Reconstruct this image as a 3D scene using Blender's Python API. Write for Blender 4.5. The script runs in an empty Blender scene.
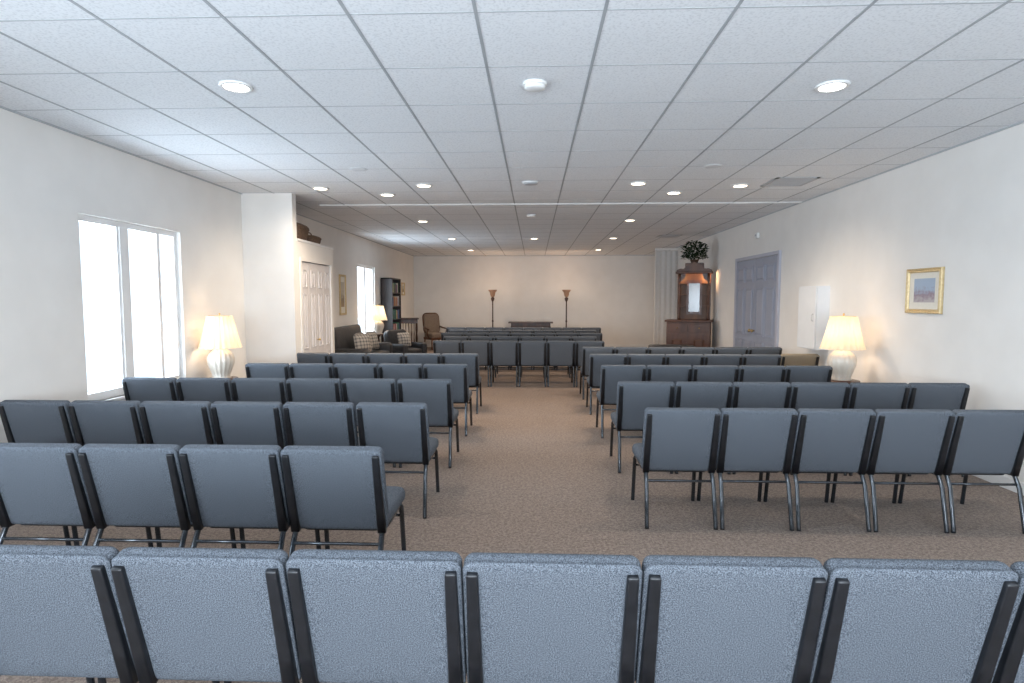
import bpy, bmesh, math, random
from mathutils import Vector, Matrix
random.seed(7)
scene = bpy.context.scene
COL = scene.collection
R = math.radians
try:
    scene.view_settings.view_transform = 'Standard'
except Exception:
    pass

# ------------------------------------------------------------ materials
def mat(name, color, rough=0.6, metal=0.0, color2=None, nscale=20.0, detail=4.0, bump=0.0, bscale=None,
        emis=None, estr=0.0, spec=0.5, stretch=None, lo=0.35, hi=0.65, coat=0.0):
    m = bpy.data.materials.new(name)
    m.use_nodes = True
    nt = m.node_tree
    b = nt.nodes['Principled BSDF']
    b.inputs['Base Color'].default_value = (*color, 1)
    b.inputs['Roughness'].default_value = rough
    b.inputs['Metallic'].default_value = metal
    b.inputs['Specular IOR Level'].default_value = spec
    b.inputs['Coat Weight'].default_value = coat
    if emis:
        b.inputs['Emission Color'].default_value = (*emis, 1)
        b.inputs['Emission Strength'].default_value = estr
    tc = nt.nodes.new('ShaderNodeTexCoord')
    vec = tc.outputs['Object']
    if stretch:
        mp = nt.nodes.new('ShaderNodeMapping')
        mp.inputs['Scale'].default_value = stretch
        nt.links.new(vec, mp.inputs['Vector'])
        vec = mp.outputs['Vector']
    if color2 is not None:
        n = nt.nodes.new('ShaderNodeTexNoise')
        n.inputs['Scale'].default_value = nscale
        n.inputs['Detail'].default_value = detail
        nt.links.new(vec, n.inputs['Vector'])
        r = nt.nodes.new('ShaderNodeValToRGB')
        r.color_ramp.elements[0].position = lo
        r.color_ramp.elements[1].position = hi
        r.color_ramp.elements[0].color = (*color, 1)
        r.color_ramp.elements[1].color = (*color2, 1)
        nt.links.new(n.outputs['Fac'], r.inputs['Fac'])
        nt.links.new(r.outputs['Color'], b.inputs['Base Color'])
    if bump > 0:
        n2 = nt.nodes.new('ShaderNodeTexNoise')
        n2.inputs['Scale'].default_value = bscale or nscale
        n2.inputs['Detail'].default_value = 3
        nt.links.new(vec, n2.inputs['Vector'])
        bp = nt.nodes.new('ShaderNodeBump')
        bp.inputs['Strength'].default_value = bump
        bp.inputs['Distance'].default_value = 0.004
        nt.links.new(n2.outputs['Fac'], bp.inputs['Height'])
        nt.links.new(bp.outputs['Normal'], b.inputs['Normal'])
    return m

M_WALL = mat('wall_paint', (0.77, 0.745, 0.712), 0.9, color2=(0.80, 0.775, 0.742), nscale=3, bump=0.08, bscale=90, spec=0.15)
M_TRIM = mat('white_trim_paint', (0.78, 0.77, 0.76), 0.45, color2=(0.81, 0.80, 0.79), nscale=4)
M_CEIL = mat('ceiling_tile', (0.67, 0.69, 0.715), 0.95, color2=(0.81, 0.83, 0.855), nscale=62, detail=7, bump=0.12, bscale=110, spec=0.1, lo=0.32, hi=0.52)
M_TBAR = mat('grid_paint', (0.37, 0.39, 0.41), 0.6, color2=(0.40, 0.42, 0.44), nscale=5, spec=0.1)
M_TBAR2 = mat('cross_tee_paint', (0.45, 0.47, 0.49), 0.7, color2=(0.48, 0.50, 0.52), nscale=5, spec=0.1)
M_SPK = mat('speaker_grille_white', (0.68, 0.70, 0.72), 0.7, color2=(0.72, 0.74, 0.76), nscale=90, spec=0.1)
M_TRACK = mat('track_paint', (0.70, 0.70, 0.69), 0.6, color2=(0.73, 0.73, 0.72), nscale=5, spec=0.2)
M_FAB = mat('blue_grey_tweed', (0.040, 0.047, 0.058), 0.95, color2=(0.192, 0.212, 0.242), nscale=310, detail=3, bump=0.6, bscale=310, spec=0.05, lo=0.35, hi=0.67)
M_TAN = mat('tan_tweed', (0.20, 0.165, 0.12), 0.95, color2=(0.32, 0.27, 0.20), nscale=190, bump=0.5, bscale=260, spec=0.1)
M_STEEL = mat('black_steel', (0.006, 0.007, 0.009), 0.38, 0.0, color2=(0.010, 0.011, 0.014), nscale=30, spec=0.5)
M_LEG = mat('blue_black_leg_enamel', (0.018, 0.024, 0.032), 0.22, 0.4, color2=(0.027, 0.035, 0.046), nscale=30, spec=0.9, coat=0.5)
M_PAN = mat('black_plastic_pan', (0.008, 0.008, 0.010), 0.6, color2=(0.012, 0.012, 0.014), nscale=30)
M_WOOD = mat('dark_wood', (0.035, 0.013, 0.007), 0.38, color2=(0.085, 0.032, 0.015), nscale=9, stretch=(1, 1, 0.15), coat=0.2)
M_WOODR = mat('reddish_walnut', (0.058, 0.020, 0.009), 0.45, color2=(0.125, 0.045, 0.019), nscale=9, stretch=(1, 1, 0.15), coat=0.05)
M_OAK = mat('orange_brown_wood', (0.10, 0.040, 0.016), 0.5, color2=(0.18, 0.078, 0.030), nscale=9, stretch=(1, 1, 0.15))
M_ESP = mat('espresso_shelf', (0.018, 0.013, 0.014), 0.45, color2=(0.035, 0.025, 0.024), nscale=9, stretch=(1, 1, 0.15))
M_CERAM = mat('cream_ceramic', (0.64, 0.58, 0.50), 0.3, color2=(0.68, 0.62, 0.54), nscale=6, coat=0.3)
M_GOLD = mat('gold_leaf', (0.56, 0.42, 0.22), 0.45, 0.4, color2=(0.66, 0.52, 0.30), nscale=40, bump=0.3)
M_BRASS = mat('brass', (0.55, 0.38, 0.15), 0.3, 0.9, color2=(0.6, 0.42, 0.2), nscale=20)
M_DOORG = mat('lavender_grey_paint', (0.28, 0.31, 0.39), 0.5, color2=(0.31, 0.34, 0.42), nscale=4)
M_DOORC = mat('grey_casing_paint', (0.42, 0.43, 0.50), 0.5, color2=(0.45, 0.46, 0.53), nscale=4)
M_DOORW = mat('door_white_paint', (0.66, 0.63, 0.63), 0.5, color2=(0.70, 0.67, 0.66), nscale=4)
M_MIRROR = mat('dark_mirror_glass', (0.045, 0.045, 0.05), 0.15, 0.0, color2=(0.06, 0.06, 0.065), nscale=2, spec=0.8)
M_MATB = mat('picture_mat', (0.72, 0.68, 0.60), 0.9, color2=(0.75, 0.71, 0.63), nscale=30)
M_SOFA = mat('dark_leather', (0.016, 0.018, 0.022), 0.5, color2=(0.032, 0.034, 0.04), nscale=12, bump=0.3, bscale=60)
M_ARM = mat('olive_brown_upholstery', (0.13, 0.10, 0.08), 0.9, color2=(0.26, 0.20, 0.155), nscale=45, bump=0.3)
M_WICK = mat('wicker', (0.06, 0.036, 0.024), 0.8, color2=(0.20, 0.125, 0.08), nscale=60, stretch=(1, 1, 3), bump=0.9, bscale=70)
M_LEAF = mat('leaf_green', (0.006, 0.018, 0.007), 0.8, color2=(0.018, 0.042, 0.015), nscale=10, spec=0.15)
M_POT = mat('terracotta_dark', (0.05, 0.025, 0.015), 0.7, color2=(0.08, 0.04, 0.02), nscale=10)
M_PLAST = mat('white_plastic', (0.78, 0.78, 0.77), 0.4, color2=(0.8, 0.8, 0.79), nscale=5)
M_GRILL = mat('grey_grille', (0.44, 0.45, 0.47), 0.5, color2=(0.50, 0.51, 0.53), nscale=80)
M_CABW = mat('cool_white_enamel', (0.72, 0.74, 0.76), 0.4, color2=(0.75, 0.77, 0.79), nscale=5)
M_FOLD = mat('accordion_vinyl', (0.62, 0.605, 0.585), 0.8, color2=(0.65, 0.635, 0.615), nscale=15)
M_BOWL = mat('amber_glass_bowl', (0.24, 0.13, 0.08), 0.3, color2=(0.36, 0.21, 0.14), nscale=12, emis=(1, 0.55, 0.32), estr=0.08)
M_LENS_C = mat('cool_bulb_lens', (1, 1, 1), 0.5, emis=(1.0, 0.95, 0.88), estr=14)
M_LENS_W = mat('warm_bulb_lens', (1, 1, 1), 0.5, emis=(1.0, 0.82, 0.60), estr=9)

def plaid_material(name, base, line, scale):
    m = bpy.data.materials.new(name); m.use_nodes = True
    nt = m.node_tree; b = nt.nodes['Principled BSDF']; b.inputs['Roughness'].default_value = 0.95
    tc = nt.nodes.new('ShaderNodeTexCoord')
    facs = []
    for ax in ('X', 'Z'):
        w = nt.nodes.new('ShaderNodeTexWave'); w.wave_type = 'BANDS'; w.bands_direction = ax
        w.inputs['Scale'].default_value = scale; w.inputs['Distortion'].default_value = 0.5
        nt.links.new(tc.outputs['Object'], w.inputs['Vector'])
        r = nt.nodes.new('ShaderNodeValToRGB'); r.color_ramp.elements[0].position = 0.55; r.color_ramp.elements[1].position = 0.85
        nt.links.new(w.outputs['Fac'], r.inputs['Fac']); facs.append(r)
    a = nt.nodes.new('ShaderNodeMath'); a.operation = 'ADD'
    nt.links.new(facs[0].outputs['Color'], a.inputs[0]); nt.links.new(facs[1].outputs['Color'], a.inputs[1])
    h = nt.nodes.new('ShaderNodeMath'); h.operation = 'MULTIPLY'; h.inputs[1].default_value = 0.5
    nt.links.new(a.outputs[0], h.inputs[0])
    mx = nt.nodes.new('ShaderNodeMix'); mx.data_type = 'RGBA'
    mx.inputs[6].default_value = (*base, 1); mx.inputs[7].default_value = (*line, 1)
    nt.links.new(h.outputs[0], mx.inputs[0]); nt.links.new(mx.outputs[2], b.inputs['Base Color'])
    return m
M_QUILT = plaid_material('plaid_pillow', (0.40, 0.37, 0.33), (0.08, 0.08, 0.09), 4.5)

def shade_material():
    m = bpy.data.materials.new('lamp_shade_fabric')
    m.use_nodes = True
    nt = m.node_tree
    out = nt.nodes['Material Output']
    nt.nodes.remove(nt.nodes['Principled BSDF'])
    d = nt.nodes.new('ShaderNodeBsdfDiffuse'); d.inputs['Color'].default_value = (0.70, 0.61, 0.48, 1)
    t = nt.nodes.new('ShaderNodeBsdfTranslucent'); t.inputs['Color'].default_value = (0.80, 0.68, 0.50, 1)
    mx = nt.nodes.new('ShaderNodeMixShader'); mx.inputs[0].default_value = 0.36
    e = nt.nodes.new('ShaderNodeEmission'); e.inputs['Color'].default_value = (1, 0.82, 0.60, 1); e.inputs['Strength'].default_value = 0.14
    a = nt.nodes.new('ShaderNodeAddShader')
    tc = nt.nodes.new('ShaderNodeTexCoord'); n = nt.nodes.new('ShaderNodeTexNoise'); n.inputs['Scale'].default_value = 120
    bp = nt.nodes.new('ShaderNodeBump'); bp.inputs['Strength'].default_value = 0.1
    nt.links.new(tc.outputs['Object'], n.inputs['Vector']); nt.links.new(n.outputs['Fac'], bp.inputs['Height'])
    nt.links.new(bp.outputs['Normal'], d.inputs['Normal'])
    nt.links.new(d.outputs[0], mx.inputs[1]); nt.links.new(t.outputs[0], mx.inputs[2])
    nt.links.new(mx.outputs[0], a.inputs[0]); nt.links.new(e.outputs[0], a.inputs[1])
    nt.links.new(a.outputs[0], out.inputs['Surface'])
    return m
M_SHADE = shade_material()

def glass_material():
    m = bpy.data.materials.new('window_glass')
    m.use_nodes = True
    nt = m.node_tree
    out = nt.nodes['Material Output']
    nt.nodes.remove(nt.nodes['Principled BSDF'])
    t = nt.nodes.new('ShaderNodeBsdfTransparent'); t.inputs['Color'].default_value = (0.95, 0.98, 1, 1)
    g = nt.nodes.new('ShaderNodeBsdfGlossy'); g.inputs['Roughness'].default_value = 0.02
    mx = nt.nodes.new('ShaderNodeMixShader'); mx.inputs[0].default_value = 0.04
    nt.links.new(t.outputs[0], mx.inputs[1]); nt.links.new(g.outputs[0], mx.inputs[2])
    nt.links.new(mx.outputs[0], out.inputs['Surface'])
    return m
M_GLASS = glass_material()

def carpet_material():
    m = bpy.data.materials.new('patterned_carpet')
    m.use_nodes = True
    nt = m.node_tree
    b = nt.nodes['Principled BSDF']
    b.inputs['Roughness'].default_value = 0.95
    b.inputs['Specular IOR Level'].default_value = 0.1
    b.inputs['Sheen Weight'].default_value = 0.12
    tc = nt.nodes.new('ShaderNodeTexCoord')
    n1 = nt.nodes.new('ShaderNodeTexNoise'); n1.inputs['Scale'].default_value = 52; n1.inputs['Detail'].default_value = 2; n1.inputs['Distortion'].default_value = 0.8
    nt.links.new(tc.outputs['Object'], n1.inputs['Vector'])
    r1 = nt.nodes.new('ShaderNodeValToRGB')
    r1.color_ramp.elements[0].position = 0.38; r1.color_ramp.elements[0].color = (0.180, 0.136, 0.110, 1)
    r1.color_ramp.elements[1].position = 0.62; r1.color_ramp.elements[1].color = (0.310, 0.244, 0.204, 1)
    nt.links.new(n1.outputs['Fac'], r1.inputs['Fac'])
    n = nt.nodes.new('ShaderNodeTexNoise'); n.inputs['Scale'].default_value = 200; n.inputs['Detail'].default_value = 4
    nt.links.new(tc.outputs['Object'], n.inputs['Vector'])
    r = nt.nodes.new('ShaderNodeValToRGB')
    r.color_ramp.elements[0].position = 0.32; r.color_ramp.elements[0].color = (0.52, 0.52, 0.52, 1)
    r.color_ramp.elements[1].position = 0.68; r.color_ramp.elements[1].color = (1.36, 1.34, 1.32, 1)
    nt.links.new(n.outputs['Fac'], r.inputs['Fac'])
    mx = nt.nodes.new('ShaderNodeMix'); mx.data_type = 'RGBA'; mx.blend_type = 'MULTIPLY'; mx.inputs[0].default_value = 1.0
    nt.links.new(r1.outputs['Color'], mx.inputs[6]); nt.links.new(r.outputs['Color'], mx.inputs[7])
    nt.links.new(mx.outputs[2], b.inputs['Base Color'])
    bp = nt.nodes.new('ShaderNodeBump'); bp.inputs['Strength'].default_value = 0.6; bp.inputs['Distance'].default_value = 0.005
    nt.links.new(n.outputs['Fac'], bp.inputs['Height']); nt.links.new(bp.outputs['Normal'], b.inputs['Normal'])
    return m
M_CARPET = carpet_material()

def painting_material(name, sky, mid, low):
    m = bpy.data.materials.new(name)
    m.use_nodes = True
    nt = m.node_tree
    b = nt.nodes['Principled BSDF']; b.inputs['Roughness'].default_value = 0.7
    tc = nt.nodes.new('ShaderNodeTexCoord')
    sp = nt.nodes.new('ShaderNodeSeparateXYZ'); nt.links.new(tc.outputs['Generated'], sp.inputs[0])
    n = nt.nodes.new('ShaderNodeTexNoise'); n.inputs['Scale'].default_value = 7; n.inputs['Detail'].default_value = 5
    nt.links.new(tc.outputs['Generated'], n.inputs['Vector'])
    ma = nt.nodes.new('ShaderNodeMath'); ma.operation = 'MULTIPLY_ADD'; ma.inputs[1].default_value = 0.8
    nt.links.new(n.outputs['Fac'], ma.inputs[0]); nt.links.new(sp.outputs['Z'], ma.inputs[2])
    r = nt.nodes.new('ShaderNodeValToRGB')
    r.color_ramp.elements[0].position = 0.45; r.color_ramp.elements[0].color = (*low, 1)
    r.color_ramp.elements[1].position = 1.0; r.color_ramp.elements[1].color = (*sky, 1)
    e = r.color_ramp.elements.new(0.72); e.color = (*mid, 1)
    nt.links.new(ma.outputs[0], r.inputs['Fac']); nt.links.new(r.outputs['Color'], b.inputs['Base Color'])
    return m
M_ART = painting_material('pastel_landscape', (0.36, 0.44, 0.55), (0.30, 0.23, 0.27), (0.45, 0.41, 0.42))
M_ART2 = painting_material('muted_landscape', (0.5, 0.45, 0.38), (0.25, 0.2, 0.14), (0.35, 0.25, 0.16))

# ------------------------------------------------------------ mesh helpers
def new_obj(name, bm, m, parent=None, loc=(0, 0, 0), rot=(0, 0, 0), smooth=False):
    bmesh.ops.recalc_face_normals(bm, faces=bm.faces)
    me = bpy.data.meshes.new(name)
    bm.to_mesh(me); bm.free()
    if smooth:
        for p in me.polygons: p.use_smooth = True
    if m: me.materials.append(m)
    o = bpy.data.objects.new(name, me)
    COL.objects.link(o)
    o.location = loc; o.rotation_euler = rot
    if parent: o.parent = parent
    return o

def bbox(bm, x0, x1, y0, y1, z0, z1):
    vs = [bm.verts.new((x, y, z)) for x in (x0, x1) for y in (y0, y1) for z in (z0, z1)]
    idx = [(0, 1, 3, 2), (4, 6, 7, 5), (0, 4, 5, 1), (2, 3, 7, 6), (0, 2, 6, 4), (1, 5, 7, 3)]
    return [bm.faces.new([vs[i] for i in f]) for f in idx]

def box(name, x0, x1, y0, y1, z0, z1, m, parent=None, bevel=0.0, **k):
    bm = bmesh.new()
    bbox(bm, x0, x1, y0, y1, z0, z1)
    if bevel > 0:
        bmesh.ops.bevel(bm, geom=bm.edges[:], offset=bevel, segments=3, affect='EDGES', profile=0.5)
    return new_obj(name, bm, m, parent, **k)

def boxes(name, lst, m, parent=None, **k):
    bm = bmesh.new()
    for b in lst: bbox(bm, *b)
    return new_obj(name, bm, m, parent, **k)

def lathe_bm(profile, seg=40, rib=0.0, ribn=0, cap=True, bm=None, cx=0, cy=0):
    bm = bm or bmesh.new()
    rings = []
    for (r, z) in profile:
        ring = []
        for i in range(seg):
            a = 2 * math.pi * i / seg
            rr = r * (1 + rib * math.cos(ribn * a)) if ribn else r
            ring.append(bm.verts.new((cx + rr * math.cos(a), cy + rr * math.sin(a), z)))
        rings.append(ring)
    for a, b in zip(rings, rings[1:]):
        for i in range(seg):
            j = (i + 1) % seg
            bm.faces.new((a[i], a[j], b[j], b[i]))
    if cap:
        bm.faces.new(rings[0]); bm.faces.new(rings[-1])
    return bm

def lathe(name, profile, m, parent=None, seg=40, rib=0.0, ribn=0, cap=True, **k):
    k.setdefault('smooth', True)
    return new_obj(name, lathe_bm(profile, seg, rib, ribn, cap), m, parent, **k)

def tube_bm(pts, rx, ry=None, seg=10, bm=None, up=Vector((1, 0, 0)), sq=1.0, ws=None, closed=False):
    ry = ry or rx
    bm = bm or bmesh.new()
    pts = [Vector(p) for p in pts]
    ws = ws or [1.0] * len(pts)
    rings = []
    def pw(c): return math.copysign(abs(c) ** sq, c)
    N = len(pts)
    for i, p in enumerate(pts):
        if closed: t = pts[(i + 1) % N] - pts[i - 1]
        elif i == 0: t = pts[1] - p
        elif i == N - 1: t = p - pts[i - 1]
        else: t = (pts[i + 1] - p).normalized() + (p - pts[i - 1]).normalized()
        t.normalize()
        u = up - t * up.dot(t)
        if u.length < 1e-3: u = Vector((0, 1, 0)) - t * t.y
        u.normalize(); v = t.cross(u)
        rings.append([bm.verts.new(p + u * rx * ws[i] * pw(math.cos(2 * math.pi * k / seg)) + v * ry * ws[i] * pw(math.sin(2 * math.pi * k / seg))) for k in range(seg)])
    prs = list(zip(rings, rings[1:])) + ([(rings[-1], rings[0])] if closed else [])
    for a, b in prs:
        for k in range(seg):
            j = (k + 1) % seg
            bm.faces.new((a[k], a[j], b[j], b[k]))
    if not closed:
        bm.faces.new(rings[0]); bm.faces.new(rings[-1])
    return bm

def tube(name, pts, rx, m, parent=None, ry=None, seg=10, sq=1.0, ws=None, closed=False, up=Vector((1, 0, 0)), **k):
    k.setdefault('smooth', True)
    return new_obj(name, tube_bm(pts, rx, ry, seg, sq=sq, ws=ws, closed=closed, up=up), m, parent, **k)

def rrect(w, h, r, n=6):
    pts = []
    for cx, cz, a0 in ((w/2 - r, h/2 - r, 0), (-w/2 + r, h/2 - r, 90), (-w/2 + r, -h/2 + r, 180), (w/2 - r, -h/2 + r, 270)):
        for i in range(n + 1):
            a = R(a0 + 90 * i / n)
            pts.append((cx + r * math.cos(a), cz + r * math.sin(a)))
    return pts

def cushion_bm(w, h, t, r=0.05, profile=None, curve=0.0):
    """rounded-rectangle upholstered pad; width on x, height on z, thickness on y (rear is -y)"""
    bm = bmesh.new()
    prof = profile or [(0.12, -0.51), (0.06, -0.505), (0.022, -0.48), (0.009, -0.44), (0.003, -0.41), (-0.001, -0.35), (0.003, -0.29), (0.004, -0.26),
                       (0.0, -0.1), (0.0, 0.12), (0.005, 0.28), (0.018, 0.42), (0.045, 0.5), (0.10, 0.55), (0.15, 0.57)]
    loops = []
    for ins, d in prof:
        pts = rrect(w - 2 * ins, h - 2 * ins, max(0.012, r - ins * 0.6))
        loops.append([bm.verts.new((x, d * t + curve * (x / (w / 2)) ** 2, z)) for x, z in pts])
    n = len(loops[0])
    for a, b in zip(loops, loops[1:]):
        for i in range(n):
            j = (i + 1) % n
            bm.faces.new((a[i], a[j], b[j], b[i]))
    bm.faces.new(loops[0]); bm.faces.new(loops[-1])
    return bm

def empty(name, loc, label, cat, rot=0.0, group=None):
    e = bpy.data.objects.new(name, None)
    e.empty_display_size = 0.2
    COL.objects.link(e)
    e.location = loc; e.rotation_euler = (0, 0, rot)
    e['label'] = label; e['category'] = cat
    if group: e['group'] = group
    return e

def tag(o, label, cat, group=None):
    o['label'] = label; o['category'] = cat
    if group: o['group'] = group
    return o

def struct(o, label, cat):
    o['kind'] = 'structure'; o['label'] = label; o['category'] = cat
    return o

def copy_tree(src, loc, rot=None):
    c = src.copy(); COL.objects.link(c); c.location = loc
    if rot is not None: c.rotation_euler = (0, 0, rot)
    for ch in src.children:
        k = ch.copy(); COL.objects.link(k); k.parent = c
        for ch2 in ch.children:
            k2 = ch2.copy(); COL.objects.link(k2); k2.parent = k
    return c

# ------------------------------------------------------------ room
XL, XR, YF, YB, H = -4.10, 4.07, 19.9, -3.0, 3.10
T = 0.16
def wall_x(name, x, x2, holes, label):
    ys = sorted({YB, YF} | {h[0] for h in holes} | {h[1] for h in holes})
    zs = sorted({0, H} | {h[2] for h in holes} | {h[3] for h in holes})
    lst = []
    for y0, y1 in zip(ys, ys[1:]):
        for z0, z1 in zip(zs, zs[1:]):
            cy, cz = (y0 + y1) / 2, (z0 + z1) / 2
            if any(h[0] < cy < h[1] and h[2] < cz < h[3] for h in holes): continue
            lst.append((min(x, x2), max(x, x2), y0, y1, z0, z1))
    return struct(boxes(name, lst, M_WALL), label, 'wall')

WIN_L = [(5.18, 6.70, 0.66, 2.40), (13.5, 15.0, 0.70, 2.45), (0.4, 2.0, 0.70, 2.40)]
wall_x('wall_left', XL, XL - T, WIN_L, 'off-white painted wall with window openings')
wall_x('wall_right', XR, XR + T, [], 'off-white painted wall with double doors')
struct(box('wall_back', XL - T, XR + T, YF, YF + T, 0, H, M_WALL), 'warm off-white end wall behind floor lamps', 'wall')
struct(box('floor', XL - T, XR + T, YB - T, YF + T, -0.1, 0, M_CARPET), 'taupe patterned commercial carpet floor', 'floor')
struct(box('ceiling', XL - T, XR + T, YB - T, YF + T, H, H + 0.1, M_CEIL), 'white acoustic tile suspended ceiling', 'ceiling')
RW = [(-3.4, -1.5), (-0.95, 0.95), (1.5, 3.4)]
lst = []
xs = [XL - T] + [v for w in RW for v in w] + [XR + T]
for i, (a, b) in enumerate(zip(xs, xs[1:])):
    if i % 2 == 0: lst.append((a, b, YB - T, YB, 0, H))
    else: lst += [(a, b, YB - T, YB, 0, 0.7), (a, b, YB - T, YB, 2.6, H)]
struct(boxes('wall_front', lst, M_WALL), 'off-white wall with three windows', 'wall')

# T-bar grid
PX, PY = 0.665, 0.715
lst = []
x = -0.305 - PX * 6
while x < XR:
    if x > XL: lst.append((x - 0.009, x + 0.009, YB, YF, H - 0.003, H + 0.01))
    x += PX
struct(boxes('trim_1', lst, M_TBAR), 'metal main tees of the suspended ceiling', 'ceiling grid')
lst = []
y = 3.84 - PY * 9
while y < YF:
    if y > YB: lst.append((XL, XR, y - 0.006, y + 0.006, H - 0.0012, H + 0.01))
    y += PY
struct(boxes('trim_8', lst, M_TBAR2), 'metal cross tees of the suspended ceiling', 'ceiling grid')
struct(boxes('trim_2', [(-3.36, XR, 9.16, 9.175, H - 0.013, H), (-3.36, XR, 9.215, 9.23, H - 0.013, H), (-3.36, XR, 9.175, 9.215, H - 0.006, H)], M_TRACK),
       'white metal folding partition track on the ceiling', 'ceiling track')
struct(boxes('trim_3', [(XL, XL + 0.02, YB, YF, H - 0.012, H), (XR - 0.02, XR, YB, YF, H - 0.012, H), (XL, XR, YF - 0.02, YF, H - 0.012, H)], M_TBAR2),
       'metal angle where ceiling meets walls', 'ceiling trim')
struct(boxes('baseboard_left', [(XL, XL + 0.015, YB, 8.16, 0, 0.1), (XL, XL + 0.015, 9.78, YF, 0, 0.1)], M_TRIM), 'white baseboard', 'baseboard')
struct(boxes('baseboard_right', [(XR - 0.015, XR, YB, 9.85, 0, 0.1), (XR - 0.015, XR, 11.99, YF, 0, 0.1)], M_TRIM), 'white baseboard', 'baseboard')
struct(box('baseboard_back', XL + 0.015, XR - 0.015, YF - 0.015, YF, 0, 0.1, M_TRIM), 'white baseboard', 'baseboard')

# windows
def window_x(name, y0, y1, z0, z1, mulls, label):
    d0, d1 = XL - 0.11, XL - 0.045
    f = 0.06
    lst = [(d0, d1, y0, y0 + f, z0, z1), (d0, d1, y1 - f, y1, z0, z1),
           (d0, d1, y0 + f, y1 - f, z0, z0 + 0.08), (d0, d1, y0 + f, y1 - f, z1 - f, z1)]
    for c, w in mulls:
        lst.append((d0, d1, c - w / 2, c + w / 2, z0 + 0.08, z1 - f))
        if w > 0.1: lst.append((d1, d1 + 0.012, c - w / 2 + 0.035, c + w / 2 - 0.035, z0 + 0.08, z1 - f))
    lst.append((XL - 0.045, XL + 0.03, y0 - 0.02, y1 + 0.02, z0 - 0.025, z0))
    o = struct(boxes(name, lst, M_TRIM), label, 'window')
    box('window_pane', XL - 0.100, XL - 0.096, y0 + f, y1 - f, z0 + 0.08, z1 - f, M_GLASS, o)
    return o
window_x('window_1', *WIN_L[0], [(5.80, 0.17), (6.36, 0.05)], 'white vinyl window bright with daylight')
window_x('window_2', *WIN_L[1], [(14.25, 0.10)], 'white vinyl window bright with daylight')
window_x('window_3', *WIN_L[2], [(1.2, 0.10)], 'white vinyl window bright with daylight')
for i, (a, b) in enumerate(RW):
    struct(boxes('window_%d' % (i + 4), [(a, a + .05, YB - .1, YB - .03, .7, 2.6), (b - .05, b, YB - .1, YB - .03, .7, 2.6), (a, b, YB - .1, YB - .03, .7, .75),
               (a, b, YB - .1, YB - .03, 2.55, 2.6), ((a + b) / 2 - .03, (a + b) / 2 + .03, YB - .1, YB - .03, .7, 2.6)], M_TRIM), 'white vinyl window', 'window')

# closet
CX = -3.38
struct(box('wall_closet_wing', XL, CX, 8.16, 8.30, 0, H, M_WALL), 'full-height off-white closet wing wall', 'wall')
struct(boxes('wall_closet_front', [(CX - 0.1, CX, 8.30, 8.42, 0, 2.46), (CX - 0.1, CX, 9.64, 9.78, 0, 2.46), (CX - 0.1, CX, 8.42, 9.64, 2.18, 2.46),
                                   (XL, CX - 0.1, 9.68, 9.78, 0, 2.46)], M_WALL), 'off-white closet wall with bifold doors', 'wall')
struct(box('trim_4', XL, CX + 0.015, 8.30, 9.80, 2.46, 2.49, M_TRIM), 'white ledge on top of the closet', 'ledge')
struct(boxes('trim_5', [(CX, CX + 0.015, 8.37, 8.42, 0, 2.23), (CX, CX + 0.015, 9.64, 9.69, 0, 2.23), (CX, CX + 0.015, 8.42, 9.64, 2.18, 2.23)], M_WALL),
       'painted casing around the closet doors', 'door trim')

def panel_leaf(bm, x0, x1, z0, z1, rows, cols, th=0.035):
    bbox(bm, x0, x1, 0, th, z0, z1)
    w = (x1 - x0); st = 0.09
    pw = (w - st * (cols + 1)) / cols
    for (ra, rb) in rows:
        for c in range(cols):
            a = x0 + st + c * (pw + st); b = a + pw
            for q in ((a - .012, a, ra - .012, rb + .012), (b, b + .012, ra - .012, rb + .012), (a, b, ra - .012, ra), (a, b, rb, rb + .012)):
                bbox(bm, q[0], q[1], -0.010, 0.001, q[2], q[3])
            vs0 = [bm.verts.new(p) for p in ((a + .02, 0, ra + .02), (b - .02, 0, ra + .02), (b - .02, 0, rb - .02), (a + .02, 0, rb - .02))]
            vs1 = [bm.verts.new(p) for p in ((a + .05, -.012, ra + .05), (b - .05, -.012, ra + .05), (b - .05, -.012, rb - .05), (a + .05, -.012, rb - .05))]
            for i in range(4):
                j = (i + 1) % 4
                bm.faces.new((vs0[i], vs0[j], vs1[j], vs1[i]))
            bm.faces.new(vs1)

ROWS = lambda h: [(0.22, 0.36 * h), (0.36 * h + 0.12, 0.78 * h), (0.78 * h + 0.12, h - 0.12)]
bm = bmesh.new()
for a in (0.005, 0.31, 0.615, 0.92): panel_leaf(bm, a, a + 0.297, 0.02, 2.17, ROWS(2.17), 1)
d1 = struct(new_obj('door_1', bm, M_DOORW, loc=(CX - 0.01, 8.42, 0), rot=(0, 0, R(90))), 'white panelled bifold closet doors', 'door')
lathe('knob', [(0.008, 0), (0.008, 0.02), (0.018, 0.03), (0.02, 0.042), (0.01, 0.052)], M_BRASS, d1, seg=16, loc=(0.58, -0.01, 1.0), rot=(R(90), 0, 0))
DH = 2.37
for n, a in ((2, 9.94), (3, 10.92)):
    bm = bmesh.new()
    panel_leaf(bm, 0.004, 0.976, 0.01, DH - .01, ROWS(DH - .02), 2, th=0.03)
    d = struct(new_obj('door_%d' % n, bm, M_DOORG, loc=(XR - 0.032, a + 0.98, 0), rot=(0, 0, R(-90))), 'lavender-grey six-panel door', 'door')
    kx = 0.07 if n == 2 else 0.91
    lathe('knob', [(0.012, 0), (0.012, 0.03), (0.028, 0.045), (0.03, 0.06), (0.015, 0.072)], M_BRASS, d, seg=16, loc=(kx, -0.002, 1.05), rot=(R(90), 0, 0))
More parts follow.
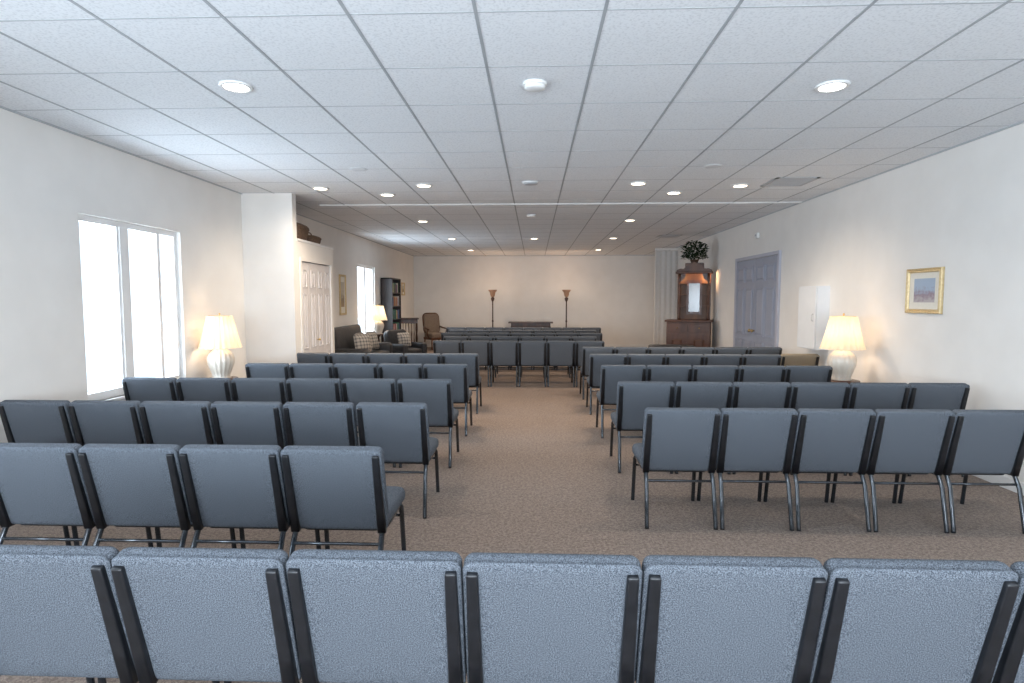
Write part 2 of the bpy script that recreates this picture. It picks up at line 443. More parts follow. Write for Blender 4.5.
struct(boxes('trim_7', [(XR - 0.04, XR, 9.87, 9.94, 0, DH + .06), (XR - 0.04, XR, 11.90, 11.97, 0, DH + .06), (XR - 0.04, XR, 9.94, 11.90, DH, DH + .06)], M_DOORC),
       'painted casing around the double doors', 'door trim')

# ------------------------------------------------------------ stacking chair
def make_chair(fab, loc, label, group):
    e = empty('stacking_chair', loc, label, 'chair', group=group)
    W = 0.526
    tilt = math.atan2(0.12, 0.47)
    new_obj('backrest', cushion_bm(W, 0.480, 0.080, 0.028, curve=-0.004), fab, e, loc=(0, 0.084, 0.626), rot=(tilt, 0, 0), smooth=True)
    prof = [(0.10, -0.5), (0.02, -0.5), (0.004, -0.4), (0, -0.2), (0, 0.1), (0.008, 0.33), (0.03, 0.46), (0.08, 0.54), (0.14, 0.58)]
    new_obj('seat', cushion_bm(0.508, 0.50, 0.084, 0.055, profile=prof), fab, e, loc=(0, 0.370, 0.430), rot=(R(90), 0, 0), smooth=True)
    bm = bmesh.new()
    pts = rrect(0.45, 0.46, 0.04)
    lo = [bm.verts.new((x * .96, z * .96, -0.014)) for x, z in pts]; hi = [bm.verts.new((x, z, 0.012)) for x, z in pts]
    for i in range(len(pts)):
        j = (i + 1) % len(pts); bm.faces.new((lo[i], lo[j], hi[j], hi[i]))
    bm.faces.new(lo); bm.faces.new(hi)
    new_obj('seat_pan', bm, M_PAN, e, loc=(0, 0.36, 0.382))
    dy = lambda z: 0.080 - 0.042 / math.cos(tilt) - (z - 0.626) * math.tan(tilt)
    for s in (-1, 1):
        xx = s * 0.234
        tube('back_rail', [(xx, dy(0.822), 0.822), (xx, dy(0.815), 0.815), (xx, dy(0.72), 0.72), (xx, dy(0.56), 0.56), (xx, dy(0.38), 0.38)], 0.0195, M_STEEL, e, ry=0.014, seg=20, sq=0.35,
             ws=[0.78, 0.88, 0.96, 1.08, 1.20])
        tube('leg', [(xx, dy(0.42), 0.42), (xx, dy(0.40) + 0.004, 0.385), (xx * 1.01, 0.05, 0.30), (xx * 1.03, -0.012, 0.012), (xx * 1.03, -0.014, 0.0)], 0.0155, M_LEG, e, ry=0.013)
        tube('leg', [(xx, 0.50, 0.385), (xx * 1.01, 0.54, 0.36), (xx * 1.03, 0.585, 0.012), (xx * 1.03, 0.586, 0.0)], 0.015, M_LEG, e, ry=0.013)
        tube('side_rail', [(xx, dy(0.40), 0.385), (xx, 0.30, 0.372), (xx, 0.51, 0.385)], 0.012, M_LEG, e)
    tube('crossbar', [(-0.236, 0.062, 0.325), (0, 0.062, 0.325), (0.236, 0.062, 0.325)], 0.009, M_LEG, e)
    tube('crossbar', [(-0.236, 0.553, 0.30), (0, 0.553, 0.30), (0.236, 0.553, 0.30)], 0.009, M_LEG, e)
    return e

rows = []
def row(group, y, x_start, n, sign, pitch):
    rows.append((group, y, [x_start + sign * pitch * (i + 0.5) for i in range(n)]))
rows.append(('nearest full row of chairs', 1.67, [0.055 + 0.532 * k for k in range(-4, 5)]))
for y, n, p in ((2.93, 5, .537), (4.22, 6, .545), (5.52, 6, .541), (6.84, 5, .537), (8.2, 5, .537)):
    row('chairs in the window side block', y, -0.775, n, -1, p)
for y, n in ((4.09, 5), (5.42, 6), (6.80, 5), (8.2, 5), (9.45, 6)):
    row('chairs in the door side block', y, 0.78, n, 1, 0.5295)
for y, n in ((10.8, 6), (12.1, 6), (13.4, 7), (14.7, 7), (16.0, 8)):
    row('chairs in the centre block', y, -0.29 - n * 0.53 / 2, n, 1, 0.53)
LABS = {'nearest full row of chairs': 'blue-grey tweed stacking chair in the row spanning the aisle',
        'chairs in the window side block': 'blue-grey tweed stacking chair with black frame, in window-side row',
        'chairs in the door side block': 'blue-grey tweed stacking chair with black frame, in door-side row',
        'chairs in the centre block': 'blue-grey tweed stacking chair with black frame, in centre row'}
tmpl = None
for gi, (g, y, xs_) in enumerate(rows):
    for x in xs_:
        if tmpl is None:
            tmpl = make_chair(M_FAB, (x, y, 0), LABS[g], g); c = tmpl
        else:
            c = copy_tree(tmpl, (x, y + random.uniform(-.004, .004), 0), 0.0)
        c['group'] = g
        c['label'] = LABS[g]
make_chair(M_TAN, (3.73, 8.30, 0), 'tan upholstered stacking chair at the end of a row', None)

# ------------------------------------------------------------ lights in ceiling
def can_light(x, y, lens, power, col=(1, 0.82, 0.62), group='recessed ceiling lights'):
    e = empty('recessed_light', (x, y, H - 0.006), 'white round recessed ceiling light, lit', 'ceiling light', group=group)
    lathe('trim_ring', [(0.082, -0.004), (0.086, -0.010), (0.105, -0.009), (0.112, -0.002), (0.112, 0.004), (0.082, 0.004)], M_PLAST, e, seg=32, cap=False)
    lathe('lens', [(0.001, -0.008), (0.04, -0.0085), (0.083, -0.006), (0.083, 0.0)], lens, e, seg=32)
    l = bpy.data.lights.new('downlight', 'SPOT')
    l.energy = power; l.color = col; l.spot_size = R(160); l.spot_blend = 1.0; l.shadow_soft_size = 0.07
    lo = bpy.data.objects.new('downlight', l); COL.objects.link(lo)
    lo.location = (0, 0, -0.03); lo.parent = e
    return e
for x, y in ((-2.07, 4.10), (2.06, 4.25)): can_light(x, y, M_LENS_C, 85, (1, 0.90, 0.78))
for x, y in ((-2.84, 7.8), (-1.43, 7.66), (1.32, 7.62), (2.67, 7.82)): can_light(x, y, M_LENS_W, 105, (1, 0.85, 0.68))
for x, y in ((-2.07, 8.3), (1.93, 8.3), (-2.1, 11.1), (1.78, 11.1), (-2.0, 14.3), (0.0, 14.3), (1.9, 14.3), (-1.9, 17.6), (1.9, 17.6)): can_light(x, y, M_LENS_W, 150, (1, 0.77, 0.56))

def detector(name, x, y, label, cat, r=0.075, h=0.04, m=M_PLAST, group=None, mb=M_PLAST):
    e = empty(name, (x, y, H), label, cat, group=group)
    lathe('base', [(r * 1.05, 0), (r * 1.05, -h * .35), (r, -h * .4)], mb, e, seg=28)
    lathe('cover', [(r * .92, -h * .4), (r * .9, -h * .8), (r * .6, -h), (0.002, -h)], m, e, seg=28)
detector('smoke_detector', 0.0, 4.13, 'round white smoke detector on the ceiling', 'smoke detector', 0.08, 0.045)
detector('smoke_detector', -0.05, 7.53, 'round white smoke detector on the ceiling', 'smoke detector', 0.10, 0.03, M_GRILL)
detector('smoke_detector', -0.05, 10.4, 'round white smoke detector on the ceiling', 'smoke detector', 0.08, 0.04)
for x in (-2.0, 1.98):
    detector('ceiling_speaker', x, 6.7, 'round flush speaker grille in the ceiling', 'speaker', 0.10, 0.005, M_SPK, 'ceiling speakers', M_SPK)
for x, y in ((3.2, 7.6), (3.13, 13.9)):
    e = empty('air_vent', (x, y, H - 0.004), 'grey louvred air vent in the ceiling', 'air vent', group='ceiling air vents')
    s = 0.26
    boxes('vent_frame', [(-s, s, -s, -s + .04, -.008, 0), (-s, s, s - .04, s, -.008, 0), (-s, -s + .04, -s, s, -.008, 0), (s - .04, s, -s, s, -.008, 0)], M_GRILL, e)
    boxes('louver', [(-s + .04, s - .04, -s + .05 + i * .043, -s + .08 + i * .043, -.005, -.001) for i in range(10)], M_GRILL, e)

# ------------------------------------------------------------ table lamps on side tables
def table_lamp(x, y, z, sc, label, power):
    e = empty('table_lamp', (x, y, z), label, 'lamp', group='table lamps')
    b = 1.1 * sc
    lathe('lamp_base', [(0.075 * b, 0), (0.095 * b, 0.0), (0.098 * b, 0.015 * sc), (0.085 * b, 0.03 * sc), (0.105 * b, 0.09 * sc), (0.132 * b, 0.18 * sc), (0.138 * b, 0.24 * sc),
                        (0.122 * b, 0.30 * sc), (0.078 * b, 0.345 * sc), (0.052 * b, 0.37 * sc), (0.058 * b, 0.385 * sc), (0.02 * b, 0.395 * sc)], M_CERAM, e, seg=72, rib=0.045, ribn=16)
    lathe('lamp_stem', [(0.012 * sc, 0.39 * sc), (0.012 * sc, 0.44 * sc), (0.018 * sc, 0.45 * sc), (0.018 * sc, 0.49 * sc)], M_BRASS, e, seg=16)
    lathe('lamp_shade', [(0.242 * sc, 0.375 * sc), (0.234 * sc, 0.39 * sc), (0.187 * sc, 0.56 * sc), (0.150 * sc, 0.73 * sc), (0.146 * sc, 0.765 * sc)], M_SHADE, e, seg=144, rib=0.028, ribn=22, cap=False)
    lathe('finial', [(0.006, 0.765 * sc), (0.006, 0.78 * sc), (0.014, 0.79 * sc), (0.004, 0.805 * sc)], M_BRASS, e, seg=12)
    tube('harp', [(-0.145 * sc, 0, 0.765 * sc), (0, 0, 0.768 * sc), (0.145 * sc, 0, 0.765 * sc)], 0.003, M_BRASS, e)
    l = bpy.data.lights.new('bulb', 'POINT'); l.energy = power; l.color = (1, 0.74, 0.50); l.shadow_soft_size = 0.05
    lo = bpy.data.objects.new('bulb', l); COL.objects.link(lo); lo.location = (0, 0, 0.56 * sc); lo.parent = e
    return e
def side_table(x, y, r, h):
    e = empty('side_table', (x, y, 0), 'small round dark wood pedestal side table', 'table', group='side tables')
    lathe('tabletop', [(r * .97, h - .025), (r, h - .018), (r, h - .006), (r * .98, h)], M_WOOD, e)
    lathe('pedestal', [(0.05, 0.06), (0.035, 0.12), (0.05, 0.2), (0.028, 0.3), (0.045, 0.42), (0.025, h - .08), (0.06, h - .025)], M_WOOD, e, seg=24)
    for i in range(3):
        a = R(90 + 120 * i); c, s = math.cos(a), math.sin(a)
        tube('leg', [(0.03 * c, 0.03 * s, 0.14), (0.10 * c, 0.10 * s, 0.13), (0.15 * c, 0.15 * s, 0.04), (0.18 * c, 0.18 * s, 0.013)], 0.013, M_WOOD, e)
TZ = 0.655
side_table(-3.845, 7.02, 0.19, TZ); table_lamp(-3.845, 7.02, TZ, 1.0, 'cream ceramic table lamp with lit pleated shade', 5.5)
side_table(3.70, 7.14, 0.20, TZ); table_lamp(3.70, 7.14, TZ, 1.0, 'cream ceramic table lamp with lit pleated shade', 5.5)
side_table(-3.72, 13.85, 0.22, 0.80); table_lamp(-3.72, 13.85, 0.80, 0.88, 'lit table lamp beside the dark sofa', 5.5)

# ------------------------------------------------------------ picture frames
def picture(loc, rot, w, h, art, label, fw=0.045):
    e = empty('picture_frame', loc, label, 'picture', rot)
    bm = bmesh.new()
    o = [(-w/2, -h/2), (w/2, -h/2), (w/2, h/2), (-w/2, h/2)]
    def ring(ins, d):
        return [bm.verts.new((a - math.copysign(ins, a), d, b - math.copysign(ins, b))) for a, b in o]
    rs = [ring(0, 0), ring(0, -0.02), ring(0.008, -0.03), ring(fw * .5, -0.022), ring(fw * .8, -0.028), ring(fw, -0.012), ring(fw, 0)]
    for a, b in zip(rs, rs[1:]):
        for i in range(4):
            j = (i + 1) % 4; bm.faces.new((a[i], a[j], b[j], b[i]))
    new_obj('frame', bm, M_GOLD, e)
    box('picture_mat', -w/2 + fw, w/2 - fw, -0.008, -0.002, -h/2 + fw, h/2 - fw, M_MATB, e)
    box('painting', -w/2 + fw + w * .13, w/2 - fw - w * .13, -0.010, -0.0078, -h/2 + fw + h * .15, h/2 - fw - h * .13, art, e)
picture((XR - 0.002, 6.27, 1.71), R(-90), 0.56, 0.47, M_ART, 'gold-framed pastel landscape with cream mat on wall')
picture((XL + 0.002, 12.4, 1.72), R(90), 0.40, 0.86, M_ART2, 'tall gold-framed picture on the wall')
picture((XL + 0.002, 18.2, 1.95), R(90), 0.40, 0.40, M_ART2, 'small gold-framed picture on the wall')

# white wall cabinet
e = empty('wall_cabinet', (XR, 8.50, 0.92), 'white metal cabinet mounted on the wall', 'cabinet', R(-90))
box('body', -0.27, 0.27, -0.17, 0, 0, 0.89, M_CABW, e, bevel=0.004)
d = box('door', -0.262, 0.262, -0.190, -0.174, 0.010, 0.88, M_CABW, e, bevel=0.003)
box('door_gasket', -0.25, 0.25, -0.174, -0.170, 0.02, 0.87, M_GRILL, e)
tube('handle', [(0.21, -0.192, 0.40), (0.21, -0.214, 0.41), (0.21, -0.214, 0.49), (0.21, -0.192, 0.50)], 0.006, M_GRILL, d)
e = empty('alarm_strobe', (XR, 10.9, 2.78), 'small white alarm strobe on the wall', 'alarm', R(-90))
box('housing', -0.06, 0.06, -0.045, 0.0, -0.05, 0.05, M_PLAST, e, bevel=0.008)
box('lens', -0.03, 0.03, -0.055, -0.045, -0.015, 0.02, M_GRILL, e, bevel=0.003)

# ------------------------------------------------------------ baskets on the closet ledge
def basket(x, y, w, d, h, label, rot=0.0):
    e = empty('wicker_basket', (x, y, 2.49), label, 'basket', rot, group='baskets on the closet ledge')
    r = min(w, d) * .46
    bm = bmesh.new()
    loops = []
    for s, z in ((.78, 0), (.84, 0.012), (.93, h * .35), (.99, h * .7), (1.0, h * .8), (1.04, h * .84), (1.04, h * .92), (.98, h * .94)):
        loops.append([bm.verts.new((px * s, py * s, z)) for px, py in rrect(w, d, r)])
    for a, b in zip(loops, loops[1:]):
        for i in range(len(a)):
            j = (i + 1) % len(a); bm.faces.new((a[i], a[j], b[j], b[i]))
    bm.faces.new(loops[0]); bm.faces.new(loops[-1])
    new_obj('basket_body', bm, M_WICK, e, smooth=True)
    bm = bmesh.new(); loops = []
    for s, z in ((1.03, h * .945), (1.02, h * 1.0), (.88, h * 1.15), (.62, h * 1.27), (.3, h * 1.33), (.08, h * 1.34)):
        loops.append([bm.verts.new((px * s, py * s, z)) for px, py in rrect(w, d, r)])
    for a, b in zip(loops, loops[1:]):
        for i in range(len(a)):
            j = (i + 1) % len(a); bm.faces.new((a[i], a[j], b[j], b[i]))
    bm.faces.new(loops[0]); bm.faces.new(loops[-1])
    new_obj('lid', bm, M_WICK, e, smooth=True)
    pts = [(0, d * .3 * math.cos(R(a)), h * 1.25 + h * .45 * math.sin(R(a))) for a in range(0, 181, 20)]
    tube('handle', pts, 0.010, M_WICK, e)
basket(-3.62, 8.70, 0.40, 0.62, 0.21, 'large rounded dark woven basket with lid and handle')
basket(-3.62, 9.38, 0.34, 0.40, 0.12, 'small low brown woven basket with lid')

# ------------------------------------------------------------ sofa
def pad(name, w, h, t, m, parent, loc, rot=(0, 0, 0), r=0.06):
    return new_obj(name, cushion_bm(w, h, t, r), m, parent, loc=loc, rot=rot, smooth=True)
PILP = [(0.14, -0.5), (0.09, -0.40), (0.04, -0.22), (0.008, -0.06), (0, 0), (0.008, 0.06), (0.04, 0.22), (0.09, 0.40), (0.14, 0.5)]
e = empty('sofa', (-3.58, 12.0, 0), 'dark leather sofa against the wall', 'sofa', R(90))
box('sofa_base', -0.95, 0.95, -0.42, 0.42, 0.08, 0.34, M_SOFA, e, bevel=0.03)
pad('backrest', 1.75, 0.74, 0.22, M_SOFA, e, (0, 0.33, 0.70), (R(-8), 0, 0), 0.1)
for s in (-1, 1):
    pad('armrest', 0.84, 0.50, 0.20, M_SOFA, e, (s * 0.88, 0, 0.42), (0, 0, R(90)), 0.09)
    pad('seat_cushion', 0.78, 0.72, 0.17, M_SOFA, e, (s * 0.39, -0.05, 0.42), (R(90), 0, 0))
    for t in (-1, 1):
        box('foot', s * .88 - .03, s * .88 + .03, t * .36 - .03, t * .36 + .03, 0, 0.09, M_WOOD, e)
for wy, wx, rz in ((11.55, -3.42, 55), (12.06, -3.60, 80), (12.56, -3.50, 75)):
    o = new_obj('throw_pillow', cushion_bm(0.40, 0.40, 0.17, 0.05, profile=PILP), M_QUILT, loc=(wx, wy, 0.735), rot=(R(-14), 0, R(rz)), smooth=True)
    tag(o, 'cream and dark plaid throw pillow on the sofa', 'pillow', 'throw pillows on the sofa')

# club chair beside the sofa
e = empty('armchair', (-3.02, 13.55, 0), 'dark leather armchair beside the lamp table', 'armchair', R(60))
box('seat_frame', -0.34, 0.34, -0.34, 0.34, 0.10, 0.34, M_SOFA, e, bevel=0.03)
pad('seat_cushion', 0.50, 0.56, 0.15, M_SOFA, e, (0, -0.06, 0.41), (R(90), 0, 0))
pad('backrest', 0.66, 0.56, 0.16, M_SOFA, e, (0, 0.28, 0.63), (R(-8), 0, 0), 0.12)
for s in (-1, 1):
    pad('armrest', 0.62, 0.34, 0.13, M_SOFA, e, (s * 0.33, -0.04, 0.44), (0, 0, R(90)), 0.06)
    for t in (-1, 1): box('foot', s * .3 - .025, s * .3 + .025, t * .3 - .025, t * .3 + .025, 0, 0.11, M_WOOD, e)
o = new_obj('throw_pillow', cushion_bm(0.36, 0.34, 0.15, 0.05, profile=PILP), M_QUILT, loc=(-3.02, 13.50, 0.69), rot=(R(-16), 0, R(50)), smooth=True)
tag(o, 'cream and dark plaid throw pillow on the armchair', 'pillow')

# ------------------------------------------------------------ bookcase + books
e = empty('bookcase', (-3.925, 16.0, 0), 'tall espresso bookcase filled with books', 'bookcase', R(90))
bw, bd, bh = 0.5, 0.155, 2.2
boxes('carcass', [(-bw, -bw + .025, -bd, bd, 0, bh), (bw - .025, bw, -bd, bd, 0, bh), (-bw, bw, -bd, bd, bh - .03, bh), (-bw, bw, bd - .012, bd, 0, bh), (-bw, bw, -bd + .01, bd, 0.0, 0.08)], M_ESP, e)
for i in range(1, 6):
    box('shelf', -bw + .025, bw - .025, -bd + .006, bd - .012, i * .36 - .01, i * .36 + .01, M_ESP, e)
BC = [(0.25, 0.05, 0.05), (0.05, 0.09, 0.2), (0.4, 0.33, 0.22), (0.05, 0.14, 0.09), (0.45, 0.42, 0.4), (0.28, 0.13, 0.06)]
BM = [mat('book_cover_cloth', c, 0.7, color2=tuple(v * 1.3 for v in c), nscale=30) for c in BC]
def book_mesh(w, d, h, m):
    bm = bmesh.new()
    bbox(bm, -w/2, -w/2 + .003, -d/2, d/2, 0, h); bbox(bm, w/2 - .003, w/2, -d/2, d/2, 0, h); bbox(bm, -w/2, w/2, -d/2, -d/2 + .003, 0, h)
    bbox(bm, -w/2 + .003, w/2 - .003, -d/2 + .003, d/2 - .006, 0.004, h - .004)
    bmesh.ops.recalc_face_normals(bm, faces=bm.faces)
    me = bpy.data.meshes.new('book'); bm.to_mesh(me); bm.free(); me.materials.append(m); return me
BK = [book_mesh(0.045 + 0.008 * (i % 3), 0.19, 0.22 + 0.012 * (i % 5), BM[i % 6]) for i in range(12)]
for sh in range(1, 6):
    yy = 16.0 - bw + .06
    k = 0
    while yy < 16.0 + bw - .10 and k < 11:
        if random.random() < 0.12: yy += 0.07
        o = bpy.data.objects.new('book', random.choice(BK)); COL.objects.link(o)
        o.location = (-3.89, yy, sh * .36 + .0105); o.rotation_euler = (0, 0, R(90))
        tag(o, 'hardcover book standing on the bookcase shelf', 'book', 'books in the bookcase')
        yy += 0.072; k += 1

# dark spindled stand
e = empty('spindle_stand', (-3.72, 17.2, 0), 'dark wooden spindled stand near the bookcase', 'stand', R(15))
box('top', -0.30, 0.30, -0.22, 0.22, 1.04, 1.08, M_WOOD, e, bevel=0.01)
box('rail_panel', -0.26, 0.26, -0.18, 0.18, 0.92, 1.04, M_WOOD, e, bevel=0.006)
box('lower_shelf', -0.27, 0.27, -0.19, 0.19, 0.22, 0.26, M_WOOD, e, bevel=0.006)
for sx in (-1, 1):
    for sy in (-1, 1):
        lathe('leg', [(0.02, 0), (0.026, 0.06), (0.026, 0.28), (0.016, 0.34), (0.027, 0.48), (0.016, 0.62), (0.027, 0.74), (0.022, 0.93)], M_WOOD, e, seg=16, loc=(sx * .24, sy * .16, 0))
for i in range(5):
    lathe('spindle', [(0.009, 0.26), (0.014, 0.40), (0.008, 0.50), (0.015, 0.60), (0.008, 0.72), (0.012, 0.92)], M_WOOD, e, seg=12, loc=(-0.16 + i * .08, -0.16, 0))

# ------------------------------------------------------------ open-arm carved wood armchair
e = empty('armchair', (-3.20, 18.9, 0), 'open-arm wooden chair with brown patterned upholstery', 'armchair', R(38))
pad('seat_cushion', 0.58, 0.56, 0.15, M_ARM, e, (0, -0.02, 0.47), (R(90), 0, 0))
box('seat_rail', -0.30, 0.30, -0.30, 0.26, 0.33, 0.41, M_WOODR, e, bevel=0.012)
pad('backrest', 0.54, 0.62, 0.10, M_ARM, e, (0, 0.29, 0.84), (R(-10), 0, 0), 0.12)
tube('back_frame', [(x, 0.29 + (z) * 0.17, 0.84 + z) for x, z in rrect(0.58, 0.66, 0.14, 8)], 0.020, M_WOODR, e, closed=True, up=Vector((0, 1, 0)))
for s in (-1, 1):
    tube('back_post', [(s * .24, 0.24, 0.38), (s * .25, 0.25, 0.52), (s * .26, 0.26, 0.62)], 0.02, M_WOODR, e)
    tube('armrest', [(s * 0.28, 0.27, 0.74), (s * 0.33, 0.12, 0.70), (s * 0.35, -0.10, 0.68), (s * 0.34, -0.20, 0.66)], 0.024, M_WOODR, e)
    tube('arm_support', [(s * 0.29, -0.10, 0.38), (s * 0.34, -0.06, 0.53), (s * 0.345, -0.14, 0.67)], 0.018, M_WOODR, e)
    tube('leg', [(s * 0.27, -0.26, 0.36), (s * 0.30, -0.31, 0.24), (s * 0.27, -0.27, 0.08), (s * 0.28, -0.30, 0.0)], 0.026, M_WOODR, e)
    tube('leg', [(s * 0.26, 0.23, 0.36), (s * 0.26, 0.27, 0.18), (s * 0.26, 0.34, 0.0)], 0.024, M_WOODR, e)

# ------------------------------------------------------------ torchiere floor lamps
for x in (-1.32, 1.03):
    e = empty('floor_lamp', (x, 18.7, 0), 'tall torchiere floor lamp with amber bowl', 'floor lamp', group='torchiere floor lamps')
    lathe('base', [(0.15, 0), (0.16, 0.015), (0.14, 0.03), (0.06, 0.05), (0.03, 0.09)], M_WOOD, e)
    lathe('pole', [(0.03, 0.08), (0.022, 0.14), (0.02, 0.9), (0.034, 0.93), (0.02, 0.97), (0.02, 1.55), (0.045, 1.6), (0.06, 1.66), (0.03, 1.70)], M_WOOD, e, seg=16)
    lathe('lamp_shade', [(0.03, 1.70), (0.06, 1.72), (0.08, 1.78), (0.085, 1.84), (0.13, 1.90), (0.145, 1.93), (0.135, 1.93), (0.075, 1.85)], M_BOWL, e, cap=False)
    l = bpy.data.lights.new('bulb', 'POINT'); l.energy = 17; l.color = (1, 0.72, 0.50); l.shadow_soft_size = 0.06
    lo = bpy.data.objects.new('bulb', l); COL.objects.link(lo); lo.location = (0, 0, 1.97); lo.parent = e

e = empty('console_table', (-0.1, 18.0, 0), 'long dark wood table at the end of the room', 'table')
box('tabletop', -0.68, 0.68, -0.26, 0.26, 0.90, 0.94, M_WOOD, e, bevel=0.008)
box('apron', -0.60, 0.60, -0.20, 0.20, 0.78, 0.90, M_WOOD, e)
for sx in (-1, 1):
    for sy in (-1, 1):
        lathe('leg', [(0.03, 0), (0.022, 0.04), (0.035, 0.2), (0.025, 0.35), (0.04, 0.6), (0.035, 0.80)], M_WOOD, e, seg=16, loc=(sx * .58, sy * .18, 0))

# ------------------------------------------------------------ hutch
e = empty('hutch', (3.56, 13.45, 0), 'ornate reddish-brown wooden hutch with lit open shelves', 'hutch', R(-18))
box('base_cabinet', -0.50, 0.44, -0.34, 0.22, 0.08, 1.12, M_WOODR, e, bevel=0.008)
box('plinth', -0.52, 0.46, -0.36, 0.23, 0, 0.09, M_WOODR, e, bevel=0.008)
box('counter', -0.54, 0.48, -0.38, 0.23, 1.12, 1.165, M_WOODR, e, bevel=0.012)
for a, b in ((-0.48, -0.05), (-0.01, 0.42)):
    c = (a + b) / 2
    dr = box('drawer', a, b, -0.356, -0.34, 0.90, 1.08, M_WOODR, e, bevel=0.005)
    lathe('knob', [(0.008, 0), (0.008, 0.015), (0.016, 0.022), (0.008, 0.032)], M_BRASS, dr, seg=12, loc=(c, -0.356, 0.99), rot=(R(90), 0, 0))
    bm = bmesh.new(); panel_leaf(bm, a, b, 0.12, 0.86, [(0.22, 0.76)], 1, th=0.016)
    dd = new_obj('door', bm, M_WOODR, e, loc=(0, -0.357, 0))
    lathe('knob', [(0.008, 0), (0.008, 0.015), (0.016, 0.022), (0.008, 0.032)], M_BRASS, dd, seg=12, loc=(-0.08 if c < 0 else 0.02, 0.0, 0.55), rot=(R(90), 0, 0))
OX = 0.06
PW = 0.31
for s in (-1, 1):
    lathe('turned_post', [(0.03, 1.165), (0.03, 1.22), (0.018, 1.26), (0.028, 1.38), (0.018, 1.5), (0.03, 1.54), (0.03, 1.6), (0.02, 1.64), (0.028, 1.8), (0.018, 2.0), (0.03, 2.06), (0.03, 2.20)],
          M_WOODR, e, seg=16, loc=(OX + s * PW, -0.10, 0))
    for z in (1.46, 1.72, 1.96):
        box('side_shelf', OX + min(s * .17, s * .35), OX + max(s * .17, s * .35), -0.13, 0.14, z, z + .022, M_OAK, e, bevel=0.004)
    box('side_panel', OX + min(s * .34, s * .36), OX + max(s * .34, s * .36), 0.0, 0.14, 1.165, 2.20, M_WOODR, e)
    bm = bmesh.new()
    pts = [(OX + s * .34, 2.20), (OX + s * .34, 2.02)] + [(OX + s * (.34 - .16 * math.sin(R(t))), 2.20 - .18 * math.cos(R(t))) for t in range(15, 91, 15)]
    f = [bm.verts.new((x, -0.115, z)) for x, z in pts]; g = [bm.verts.new((x, -0.095, z)) for x, z in pts]
    bm.faces.new(f); bm.faces.new(g)
    for i in range(len(pts)):
        j = (i + 1) % len(pts); bm.faces.new((f[i], f[j], g[j], g[i]))
    new_obj('carved_bracket', bm, M_WOOD, e)
box('back_panel', OX - 0.36, OX + 0.36, 0.14, 0.19, 1.165, 2.20, M_OAK, e)
boxes('mirror_frame', [(OX - .17, OX - .12, .09, .145, 1.28, 2.06), (OX + .12, OX + .17, .09, .145, 1.28, 2.06), (OX - .12, OX + .12, .09, .145, 1.28, 1.34), (OX - .12, OX + .12, .09, .145, 1.99, 2.06)], M_WOODR, e)
box('mirror', OX - 0.12, OX + 0.12, 0.125, 0.139, 1.34, 1.99, M_MIRROR, e)
box('canopy', OX - 0.40, OX + 0.40, -0.16, 0.20, 2.20, 2.25, M_WOODR, e, bevel=0.012)
box('crown_box', OX - 0.20, OX + 0.20, -0.07, 0.18, 2.25, 2.44, M_WOODR, e, bevel=0.01)
bm = bmesh.new()
pts = [(OX - 0.38, 2.25)] + [(OX - 0.38 + 0.76 * i / 24, 2.275 + 0.16 * math.exp(-((i / 24 - .5) / .24) ** 2) + 0.03 * abs(math.sin(i / 24 * math.pi * 5))) for i in range(25)] + [(OX + 0.38, 2.25)]
f = [bm.verts.new((x, -0.13, z)) for x, z in pts]; g = [bm.verts.new((x, -0.09, z)) for x, z in pts]
bm.faces.new(f); bm.faces.new(g)
for i in range(len(pts)):
    j = (i + 1) % len(pts); bm.faces.new((f[i], f[j], g[j], g[i]))
new_obj('carved_crown', bm, M_WOODR, e)
for s in (-1, 1):
    l = bpy.data.lights.new('hutch_light', 'POINT'); l.energy = 6 if s > 0 else 2; l.color = (1, 0.60, 0.30); l.shadow_soft_size = 0.03
    lo = bpy.data.objects.new('hutch_light', l); COL.objects.link(lo); lo.location = (OX + s * 0.25, -0.03, 2.12); lo.parent = e

# plant on hutch
e = empty('potted_plant', (3.625, 13.48, 2.442), 'leafy dark green plant on top of the hutch', 'plant')
lathe('pot', [(0.07, 0), (0.09, 0.06), (0.1, 0.08), (0.085, 0.08), (0.08, 0.06)], M_POT, e, seg=24)
bm = bmesh.new()
for i in range(620):
    a = random.uniform(0, 2 * math.pi); rr = 0.26 * math.sqrt(random.random()); zz = 0.06 + random.uniform(0, 0.46) * (1 - rr * 1.3) + .02
    c = Vector((rr * math.cos(a), rr * math.sin(a) * .8, zz))
    d = Vector((math.cos(a + random.uniform(-.9, .9)), math.sin(a + random.uniform(-.9, .9)), random.uniform(-.05, .55))).normalized()
    s = d.cross(Vector((0, 0, 1))).normalized()
    L = random.uniform(.05, .10); wd = L * .34
    mid = c + d * L * .5 + Vector((0, 0, .012))
    v = [bm.verts.new(c), bm.verts.new(mid + s * wd), bm.verts.new(c + d * L), bm.verts.new(mid - s * wd)]
    bm.faces.new(v)
for i in range(14):
    a = 2 * math.pi * i / 14; rr = random.uniform(.1, .24)
    tube_bm([(0, 0, 0.06), (rr * .3 * math.cos(a), rr * .3 * math.sin(a), .18), (rr * math.cos(a), rr * .7 * math.sin(a), random.uniform(.2, .40))], 0.004, seg=5, bm=bm)
new_obj('foliage', bm, M_LEAF, e)

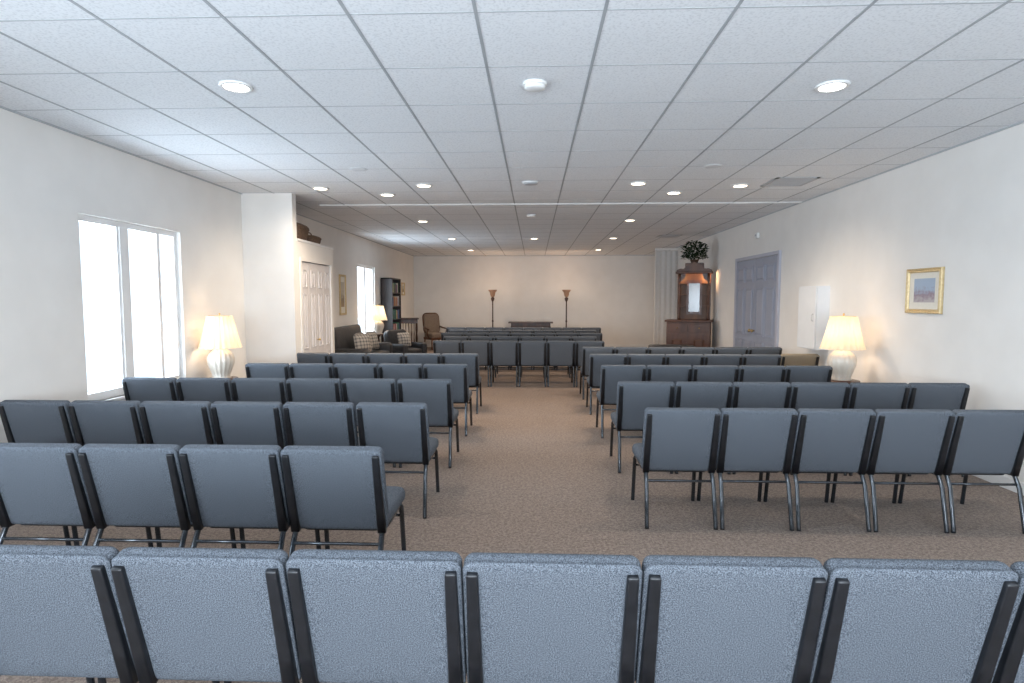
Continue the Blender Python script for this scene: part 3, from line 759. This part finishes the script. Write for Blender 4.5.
# folding partition stacked open against the door side wall
bm = bmesh.new()
n = 8; prev = None
for i in range(n + 1):
    x = 3.46 + 0.60 * i / n; y = 16.8 + (0.0 if i % 2 else 0.028)
    cur = (bm.verts.new((x, y, 0.02)), bm.verts.new((x, y, 3.0)), bm.verts.new((x, y + .012, 0.02)), bm.verts.new((x, y + .012, 3.0)))
    if prev:
        bm.faces.new((prev[0], cur[0], cur[1], prev[1])); bm.faces.new((prev[2], prev[3], cur[3], cur[2]))
        bm.faces.new((prev[1], cur[1], cur[3], prev[3])); bm.faces.new((prev[0], prev[2], cur[2], cur[0]))
    prev = cur
e = empty('accordion_partition', (0, 0, 0), 'pale off-white accordion folding partition stacked against the wall', 'folding partition')
new_obj('pleated_panel', bm, M_FOLD, e)
box('lead_post', 3.43, 3.46, 16.79, 16.90, 0.01, 3.02, M_FOLD, e, bevel=0.004)
box('head_track', 3.43, XR - 0.002, 16.82, 16.88, 3.02, 3.07, M_TRIM, e)
e = empty('bench', (2.85, 12.2, 0), 'low black upholstered bench', 'bench')
pad('seat', 0.9, 0.42, 0.12, M_SOFA, e, (0, 0, 0.62), (R(90), 0, 0))
for sx in (-1, 1):
    for sy in (-1, 1):
        tube('leg', [(sx * .38, sy * .15, 0.57), (sx * .40, sy * .17, 0.0)], 0.02, M_WOOD, e)
box('apron', -0.40, 0.40, -0.17, 0.17, 0.50, 0.57, M_WOOD, e)

# ------------------------------------------------------------ outside light
w = bpy.data.worlds.new('world'); scene.world = w; w.use_nodes = True
bg = w.node_tree.nodes['Background']
bg.inputs['Color'].default_value = (0.84, 0.92, 1.0, 1); bg.inputs['Strength'].default_value = 2.0
def area(name, loc, rot, sx, sy, energy, col):
    l = bpy.data.lights.new(name, 'AREA'); l.shape = 'RECTANGLE'; l.size = sx; l.size_y = sy; l.energy = energy; l.color = col
    o = bpy.data.objects.new(name, l); COL.objects.link(o); o.location = loc; o.rotation_euler = rot
    return o
SKY = (0.77, 0.885, 1.0)
for (a, b, z0, z1), en in zip(WIN_L, (115, 95, 140)):
    area('daylight', (XL - T - 0.25, (a + b) / 2, (z0 + z1) / 2), (0, R(-91), 0), z1 - z0, b - a, en, SKY)
for a, b in RW:
    area('daylight', ((a + b) / 2, YB - T - 0.25, 1.55), (R(98), 0, 0), b - a, 1.9, 185, SKY)
# unseen upward fill lamp added behind the camera to brighten the ceiling
area('added_ceiling_fill', (0, -1.2, 1.3), (R(150), 0, 0), 4.0, 1.5, 165, (0.77, 0.885, 1.0))

# ------------------------------------------------------------ camera
cam = bpy.data.cameras.new('camera')
co = bpy.data.objects.new('camera', cam); COL.objects.link(co)
cam.sensor_width = 36; cam.lens = 585 / 1024 * 36
cam.clip_start = 0.05
co.location = (0, 0, 1.62)
co.rotation_euler = (R(90 - 4.1), 0, R(2.15))
scene.camera = co
